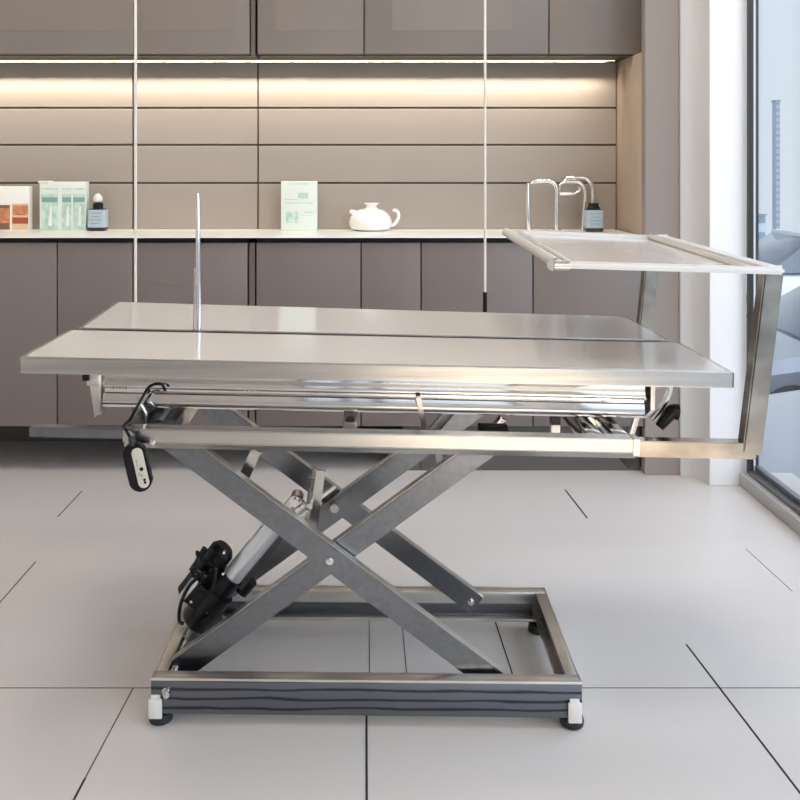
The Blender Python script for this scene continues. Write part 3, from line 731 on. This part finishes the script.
# ================================================================== OUTSIDE
GZ = -1.3
o = MB().box(1.6, 60, -60, 29, GZ-.2, GZ).build('street_ground', 'snow', smooth=False); struct(o)
o = MB().box(-40, 1.60, 3.75, 60, GZ, 1.0).build('wall_outside', 'white', smooth=False)
col.objects.unlink(o); bpy.data.objects.remove(o)
def car(cx, cy, paint, label, L=4.4, W=1.76, H=1.46):
    t = thing('parked_car', (cx, cy, GZ), label, 'car', 'cars parked outside the window')
    # body side outline (x along length, nose at -x)
    def sec(profile, zlo, inset):
        pass
    b = MB(); n = 22; rows = []
    for i in range(n+1):
        u = i/n; x = cx - L/2 + L*u
        hood = .62 + .30*min(1, u/.30)**.6 if u < .30 else (.92 if u < .78 else .92 - .10*((u-.78)/.22)**2)
        wd = W/2*(1 - .28*max(0, (.12-u)/.12)**2 - .20*max(0, (u-.9)/.1)**2)
        lo = .22 + .10*max(0, (.06-u)/.06) + .1*max(0, (u-.94)/.06)
        ring = []
        for (fy, fz) in ((-.86, 0), (-1, .15), (-1.0, .55), (-.97, .80), (-.86, .95), (-.5, 1.0), (0, 1.02), (.5, 1.0), (.86, .95), (.97, .80), (1.0, .55), (1, .15), (.86, 0)):
            ring.append(b.bm.verts.new((x, cy + fy*wd, GZ + lo + fz*(hood-lo))))
        rows.append(ring)
    for A, B in zip(rows, rows[1:]):
        for k in range(len(A)): b.bm.faces.new((A[k], A[(k+1) % len(A)], B[(k+1) % len(A)], B[k]))
    b.bm.faces.new(rows[0]); b.bm.faces.new(rows[-1][::-1])
    b.build('car_body', paint, t)
    b = MB(); rows = []
    for u, z0, z1 in ((.25, .90, .92), (.33, .90, 1.14), (.42, .90, H-.05), (.50, .90, H-.01), (.62, .90, H-.01), (.75, .90, H-.06), (.85, .90, 1.20), (.92, .88, .93)):
        x = cx - L/2 + L*u; w0 = W/2*.92; w1 = W/2*(.92 - .24*(z1-.9)/.55)
        rows.append([b.bm.verts.new((x, cy+s_*ww, GZ+z)) for s_, ww, z in ((-1, w0, z0), (-1, w1, z1-.03), (-1, w1*.9, z1), (1, w1*.9, z1), (1, w1, z1-.03), (1, w0, z0))])
    for A, B in zip(rows, rows[1:]):
        for k in range(6): b.bm.faces.new((A[k], A[(k+1) % 6], B[(k+1) % 6], B[k]))
    b.bm.faces.new(rows[0]); b.bm.faces.new(rows[-1][::-1])
    b.build('windows', 'carglass', t)
    b = MB(); rows = []
    for u, z1 in ((.41, H-.055), (.50, H-.005), (.62, H-.005), (.75, H-.055), (.80, 1.32)):
        x = cx - L/2 + L*u; w1 = W/2*(.92 - .24*(z1-.9)/.55)
        rows.append([b.bm.verts.new((x, cy+s_*w1*f, GZ+z1+dz)) for s_, f, dz in ((-1, 1.01, -.05), (-1, .9, .015), (0, 0, .03), (1, .9, .015), (1, 1.01, -.05), (0, 0, -.03))])
    for A, B in zip(rows, rows[1:]):
        for k in range(6): b.bm.faces.new((A[k], A[(k+1) % 6], B[(k+1) % 6], B[k]))
    b.bm.faces.new(rows[0]); b.bm.faces.new(rows[-1][::-1]); b.build('roof', paint, t)
    for s_ in (-1, 1):
        for ux in (.18, .80):
            x = cx-L/2+L*ux; y = cy+s_*(W/2-.10)
            wh = MB().tube([(x, y-.11, GZ+.31), (x, y+.11, GZ+.31)], .31, 28).build('wheel', 'tyre', t)
            MB().tube([(x, y-.118, GZ+.31), (x, y+.118, GZ+.31)], .19, 20).build('rim', 'alu', wh)
        MB().box(cx-L/2+.03, cx-L/2+.16, cy+s_*.62-.16, cy+s_*.62+.16, GZ+.55, GZ+.68, .03).build('headlight', 'chrome', t)
    return t
car(4.25, 5.35, 'carA', 'silver parked car closest to the window, nearest the kerb')
car(4.9, 8.0, 'carB', 'blue-grey parked car behind the silver one outside the window')
car(6.8, 13.2, 'carC', 'pale parked car farthest back outside the window')
# tower and low block, far away
def far_building(x0, x1, y, zt, m, label, rows_, cat='building', depth=8, cap=True, name='tower_block', GZ=-75):
    t = thing(name, ((x0+x1)/2, y, GZ), label, cat)
    MB().box(x0, x1, y, y+depth, GZ, zt).build('facade', m, t, smooth=False)
    b = MB(); H_ = zt-GZ
    for k in range(rows_):
        z = GZ + H_*(k+.5)/rows_
        b.box(x0+(x1-x0)*.1, x0+(x1-x0)*.9, y-.5, y-.01, z, z+H_/rows_*.45)
    b.build('window_bands', 'bldgwin', t, smooth=False)
    if cap: MB().box(x0-(x1-x0)*.18, x1, y-1, y+depth, zt, zt+H_*.015).build('roof_slab', 'bldgwin', t, smooth=False)
    return t
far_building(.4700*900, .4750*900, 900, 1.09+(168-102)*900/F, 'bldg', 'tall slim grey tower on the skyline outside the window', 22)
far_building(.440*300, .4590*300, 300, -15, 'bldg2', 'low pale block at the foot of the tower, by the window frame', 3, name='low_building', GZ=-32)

# ================================================================== WORLD, CAMERA
wd = bpy.data.worlds.new('sky'); bpy.context.scene.world = wd; wd.use_nodes = True
nt = wd.node_tree; nt.nodes.clear()
tc = nt.nodes.new('ShaderNodeTexCoord'); sep = nt.nodes.new('ShaderNodeSeparateXYZ')
rp = nt.nodes.new('ShaderNodeValToRGB'); bg = nt.nodes.new('ShaderNodeBackground'); out = nt.nodes.new('ShaderNodeOutputWorld')
rp.color_ramp.elements[0].position = .0; rp.color_ramp.elements[0].color = lin((224, 233, 240))
rp.color_ramp.elements[1].position = .5; rp.color_ramp.elements[1].color = lin((226, 236, 250))
nt.links.new(tc.outputs['Generated'], sep.inputs[0]); nt.links.new(sep.outputs['Z'], rp.inputs['Fac'])
nt.links.new(rp.outputs['Color'], bg.inputs[0])
# overcast sky with an added bright lobe out of view, on the window side
dp = nt.nodes.new('ShaderNodeVectorMath'); dp.operation = 'DOT_PRODUCT'
dp.inputs[1].default_value = Vector((1, -.45, .50)).normalized()
nt.links.new(tc.outputs['Generated'], dp.inputs[0])
mr = nt.nodes.new('ShaderNodeMapRange'); mr.interpolation_type = 'SMOOTHSTEP'
mr.inputs['From Min'].default_value = .35; mr.inputs['From Max'].default_value = 1.0
mr.inputs['To Min'].default_value = .86; mr.inputs['To Max'].default_value = 3.4
nt.links.new(dp.outputs['Value'], mr.inputs['Value']); nt.links.new(mr.outputs['Result'], bg.inputs[1])
nt.links.new(bg.outputs[0], out.inputs[0])

cam = bpy.data.cameras.new('camera'); co = bpy.data.objects.new('camera', cam); col.objects.link(co)
co.location = (0, 0, CH); co.rotation_euler = (PI/2, 0, 0)
cam.sensor_width = 36; cam.lens = 36*F/800; cam.shift_x = (400-VX)/800; cam.shift_y = -(400-HY)/800
cam.clip_end = 5000; cam.clip_start = .05
sc = bpy.context.scene; sc.camera = co
sc.view_settings.view_transform = 'Standard'; sc.view_settings.look = 'None'
sc.view_settings.exposure = 0.17; sc.view_settings.gamma = 1; sc.view_settings.use_curve_mapping = False
